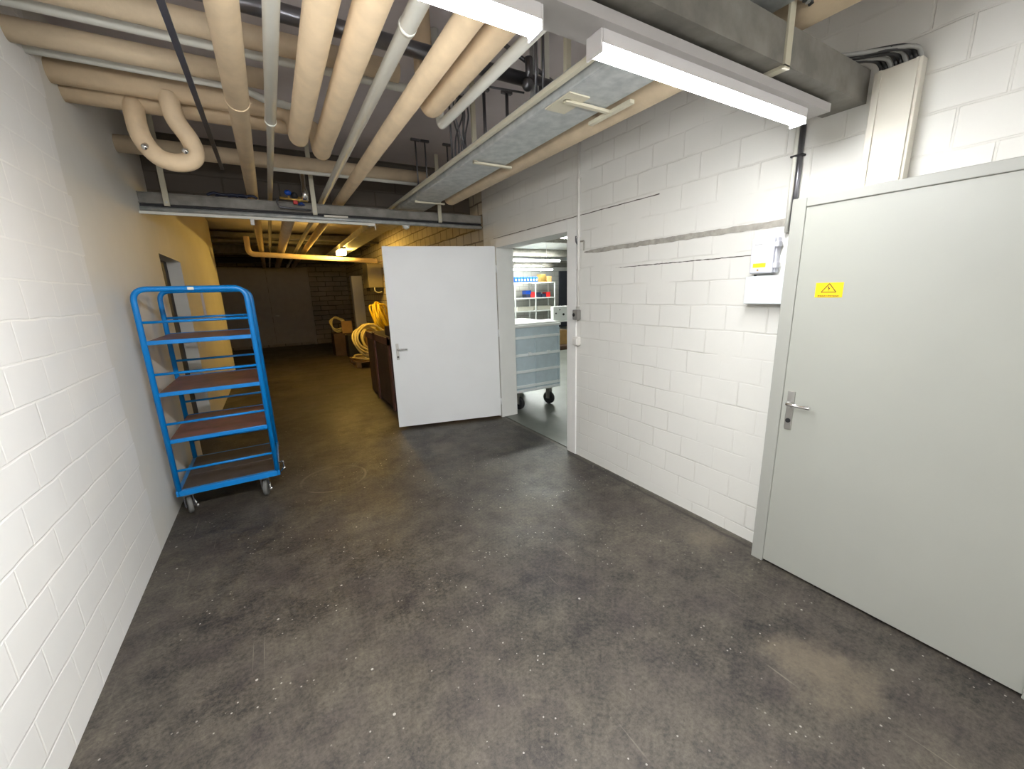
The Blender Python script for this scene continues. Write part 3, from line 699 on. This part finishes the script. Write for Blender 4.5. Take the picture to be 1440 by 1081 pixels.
coil('coiled_hose', (2.12, 10.25, .56), .33, .026, 4, (1.1, .2, -.2), m_hosey, 'smaller cream hose coil standing behind the large one', 1.1)
coil('coiled_hose', (2.22, 9.95, 1.12), .20, .024, 7, (1.3, .5, .4), m_hoseyy, 'bright yellow hose coil at the top of the heap', 1.6)
coil('coiled_hose', (1.90, 10.0, .19), .40, .02, 2, (0, 0, 0), m_hosey, 'flat cream hose coil lying on the pallet slats', .8)
e = empty('cardboard_box', (1.62, 12.3, 0)); tag(e, 'open dark cardboard box with a flap up, left of the hose heap', 'box')
MB().box(-.25, .25, -.3, .3, 0, .62, .005).build('box_body', m_card, e)
MB().box(-.02, .25, -.31, -.29, .62, .95).build('box_flap', m_card2, e)
tag(MB().box(1.62, 2.05, 11.3, 11.75, 0, .62, .02).build('black_crate', m_blackp), 'black crate between the cardboard box and the hoses', 'crate')
tag(MB().box(2.07, 2.42, 11.5, 11.9, 0, .85, .01).build('cardboard_box', m_card2), 'tan cardboard box behind the coiled hoses', 'box')
coil('coiled_hose', (1.55, 12.25, .86), .20, .018, 3, (1.2, 0, .2), m_hosey, 'cream hose coil sticking out of the open box', 1)

# ------------------------------------------------------------------ room beyond the doorway
BN = empty('bin_container', (3.03, 4.52, 0)); tag(BN, 'grey wheeled bin container with a white lid beyond the doorway', 'container')
MB().prism([(-.375, .27), (.375, .27), (.385, 1.13), (-.385, 1.13)], 1, 0, .95).build('container_body', m_bin, BN)
mb = MB()
for z in (1.0, .765, .54, .335, .275): mb.box(-.388, .388, -.022, .972, z-.018, z+.018, .005)
mb.build('rib', m_binrib, BN)
MB().box(-.02, 0, -.012, .0, .27, 1.0).box(-.388, -.36, -.016, 0, .27, 1.1).box(.36, .388, -.016, 0, .27, 1.1).build('upright', m_bin, BN)
MB().box(-.40, .40, -.03, .98, 1.13, 1.165, .008).box(-.37, .37, .0, .95, 1.165, 1.185, .008).build('lid', m_lid, BN)
for x in (-.13, .18): MB().box(x-.025, x+.025, -.045, -.02, .755, .80, .004).build('clip', m_binrib, BN)
for sx in (-.25, .26):
    for y in (.08, .86):
        c = empty('caster', (sx, y, 0)); c.parent = BN; c.rotation_euler = (0, 0, .35)
        MB().tube([(-.02, 0, .09), (-.013, 0, .09), (.013, 0, .09), (.02, 0, .09)], [.075, .09, .09, .075], 28).build('wheel', m_black, c)
        MB().box(-.036, -.028, -.03, .03, .08, .25).box(.028, .036, -.03, .03, .08, .25).box(-.04, .04, -.04, .04, .235, .26).build('fork', m_alu, c)

for i, (x0, x1, y, z, l) in enumerate(((4.2, 7.02, 9.27, 2.43, 'nearer of two long lit tubes seen through the doorway'), (6.3, 9.65, 13.2, 2.43, 'farther of two long lit tubes seen through the doorway'),
        (3.55, 5.05, 5.9, 2.55, 'lit tube at the top of the doorway'))):
    lamp('linear_lamp', x0, x1, y, z, m_tube2, l, None, .09, .07, m_lampbody, True)
for y, z, r, l in ((8.2, 2.78, .07, 'fat grey crosswise pipe in the store'), (9.6, 2.62, .10, 'dark crosswise pipe above the nearer store lamp'), (13.5, 2.62, .12, 'dark crosswise pipe above the farther store lamp')):
    tag(MB().cyl((2.605, y, z), (14.0, y, z), r).build('steel_pipe', m_galvd), l, 'pipe')
for x, y in ((4.55, 7.5), (6.0, 8.2), (6.25, 8.2)):
    tag(MB().cyl((x, y, 2.7), (x, y, ZC), .02, 10).build('threaded_rod', m_lid), 'white hanger rod in the bright store', 'rod', 'white hanger rods in the store')
# shelving
YS = 13.4
sa, sb = at(724, 397, 1, YS), at(780, 397, 1, YS)
sm = at(753, 397, 1, YS).x
su = empty('metal_shelving', (sa.x, YS, 0)); tag(su, 'white metal shelving with two bays in the store', 'shelving')
W = sb.x-sa.x; H = sa.z; mid = sm-sa.x
for x in (0, mid, W):
    for y in (0, .45): MB().box(x-.02, x+.02, y-.02, y+.02, 0, H).build('upright', m_lid, su)
z2 = at(760, 418, 1, YS).z; z3 = at(760, 436, 1, YS).z; 
for z in (H, z2, z3, .35):
    MB().box(0, W, -.02, .47, z-.04, z).build('shelf', m_lid, su)
bz = H
nb = 8
bw = (at(757, 392, 1, YS).x-sa.x)/nb
for i in range(nb):
    e = empty('storage_bin', (sa.x+bw*(i+.5), YS+.12, H)); tag(e, ('leftmost', 'second', 'third', 'fourth', 'fifth', 'sixth', 'seventh', 'rightmost')[i]+' small blue bin in the row on the shelving top, counted from the left', 'storage bin', 'blue bins on the shelving top')
    MB().box(-bw/2+.01, bw/2-.01, -.1, .2, 0, .20, .01).build('bin_body', m_bluek, e)
    MB().box(-bw/5, bw/5, -.108, -.10, .06, .12).build('label_holder', m_lid, e)
def stuff(px0, px1, z, h, m, name, label, cat, y=YS+.1):
    a, b = at(px0, 410, 1, y).x, at(px1, 410, 1, y).x
    tag(MB().box(a, b, y, y+.3, z, z+h, .01).build(name, m), label, cat)
stuff(740, 747, z2+.14, .14, m_bluek, 'plastic_crate', 'blue crate on the left shelf bay', 'crate')
stuff(740, 746, z2, .14, m_navy, 'plastic_crate', 'dark crate under the blue one', 'crate')
stuff(746.5, 752, z2, .22, m_red, 'plastic_crate', 'red crate beside the shelving upright', 'crate')
stuff(755, 761, z2+.02, .18, m_navy, 'tool_case', 'dark blue case at the left of the right shelf bay', 'case')
stuff(762, 768, z2, .14, m_navy, 'tool_case', 'navy case in the middle of the right bay', 'case')
stuff(768.5, 774, z2, .20, m_red, 'tool_case', 'red case on the right shelf bay', 'case')
stuff(770, 776, H, .22, m_card2, 'cardboard_box', 'tan box on top of the shelving', 'box')
stuff(761, 768, H, .30, m_brass, 'gold_package', 'gold coloured package on the shelving top', 'package')
stuff(727, 750, z3, .16, m_creamw, 'carton', 'long cream carton on the lower left shelf', 'carton')
stuff(755, 775, z3, .16, m_creamw, 'carton', 'long cream carton on the lower right shelf', 'carton')
# machine on table
a, b = at(778, 431, 1, 9.0), at(799, 449, 1, 9.0)
mc = empty('switch_cabinet', (a.x, 9.0, b.z)); tag(mc, 'white cabinet with black knobs on a workbench in the store', 'cabinet')
wm, hm = b.x-a.x+.2, a.z-b.z
MB().box(0, wm, 0, .12, 0, hm, .01).build('cabinet_body', m_lid, mc)
for x, z, r in ((wm*.30, hm*.75, .015), (wm*.48, hm*.4, .03), (wm*.12, hm*.5, .02)): MB().cyl((x, -.02, z), (x, 0, z), r, 12).build('knob', m_black, mc)
wt = empty('work_table', (a.x-.9, 8.95, 0)); tag(wt, 'workbench under the white cabinet', 'table')
MB().box(-.3, 2.0, 0, .7, b.z-.05, b.z-.001).build('tabletop', m_lid, wt)
for x in (-.28, 1.95):
    for y in (.03, .64): MB().box(x, x+.04, y, y+.04, 0, b.z-.05).build('leg', m_alu, wt)
tag(MB().box(a.x+.1, a.x+.55, 9.0, 9.4, 0, .5, .01).build('cardboard_box', m_card2), 'tan box on the floor under the workbench', 'box')
tag(MB().box(a.x+.0, a.x+.6, 8.7, 8.94, 0, .12, .01).build('cardboard_box', m_card), 'low brown box in front of the workbench', 'box')
g = at(786.5, 381, 1, 14.55); g2 = at(800, 427, 1, 14.55)
struct(MB().box(g.x, g2.x+.4, 14.52, 14.61, 0, g.z).build('door_5', m_dark2), 'dark doorway at the back of the store')
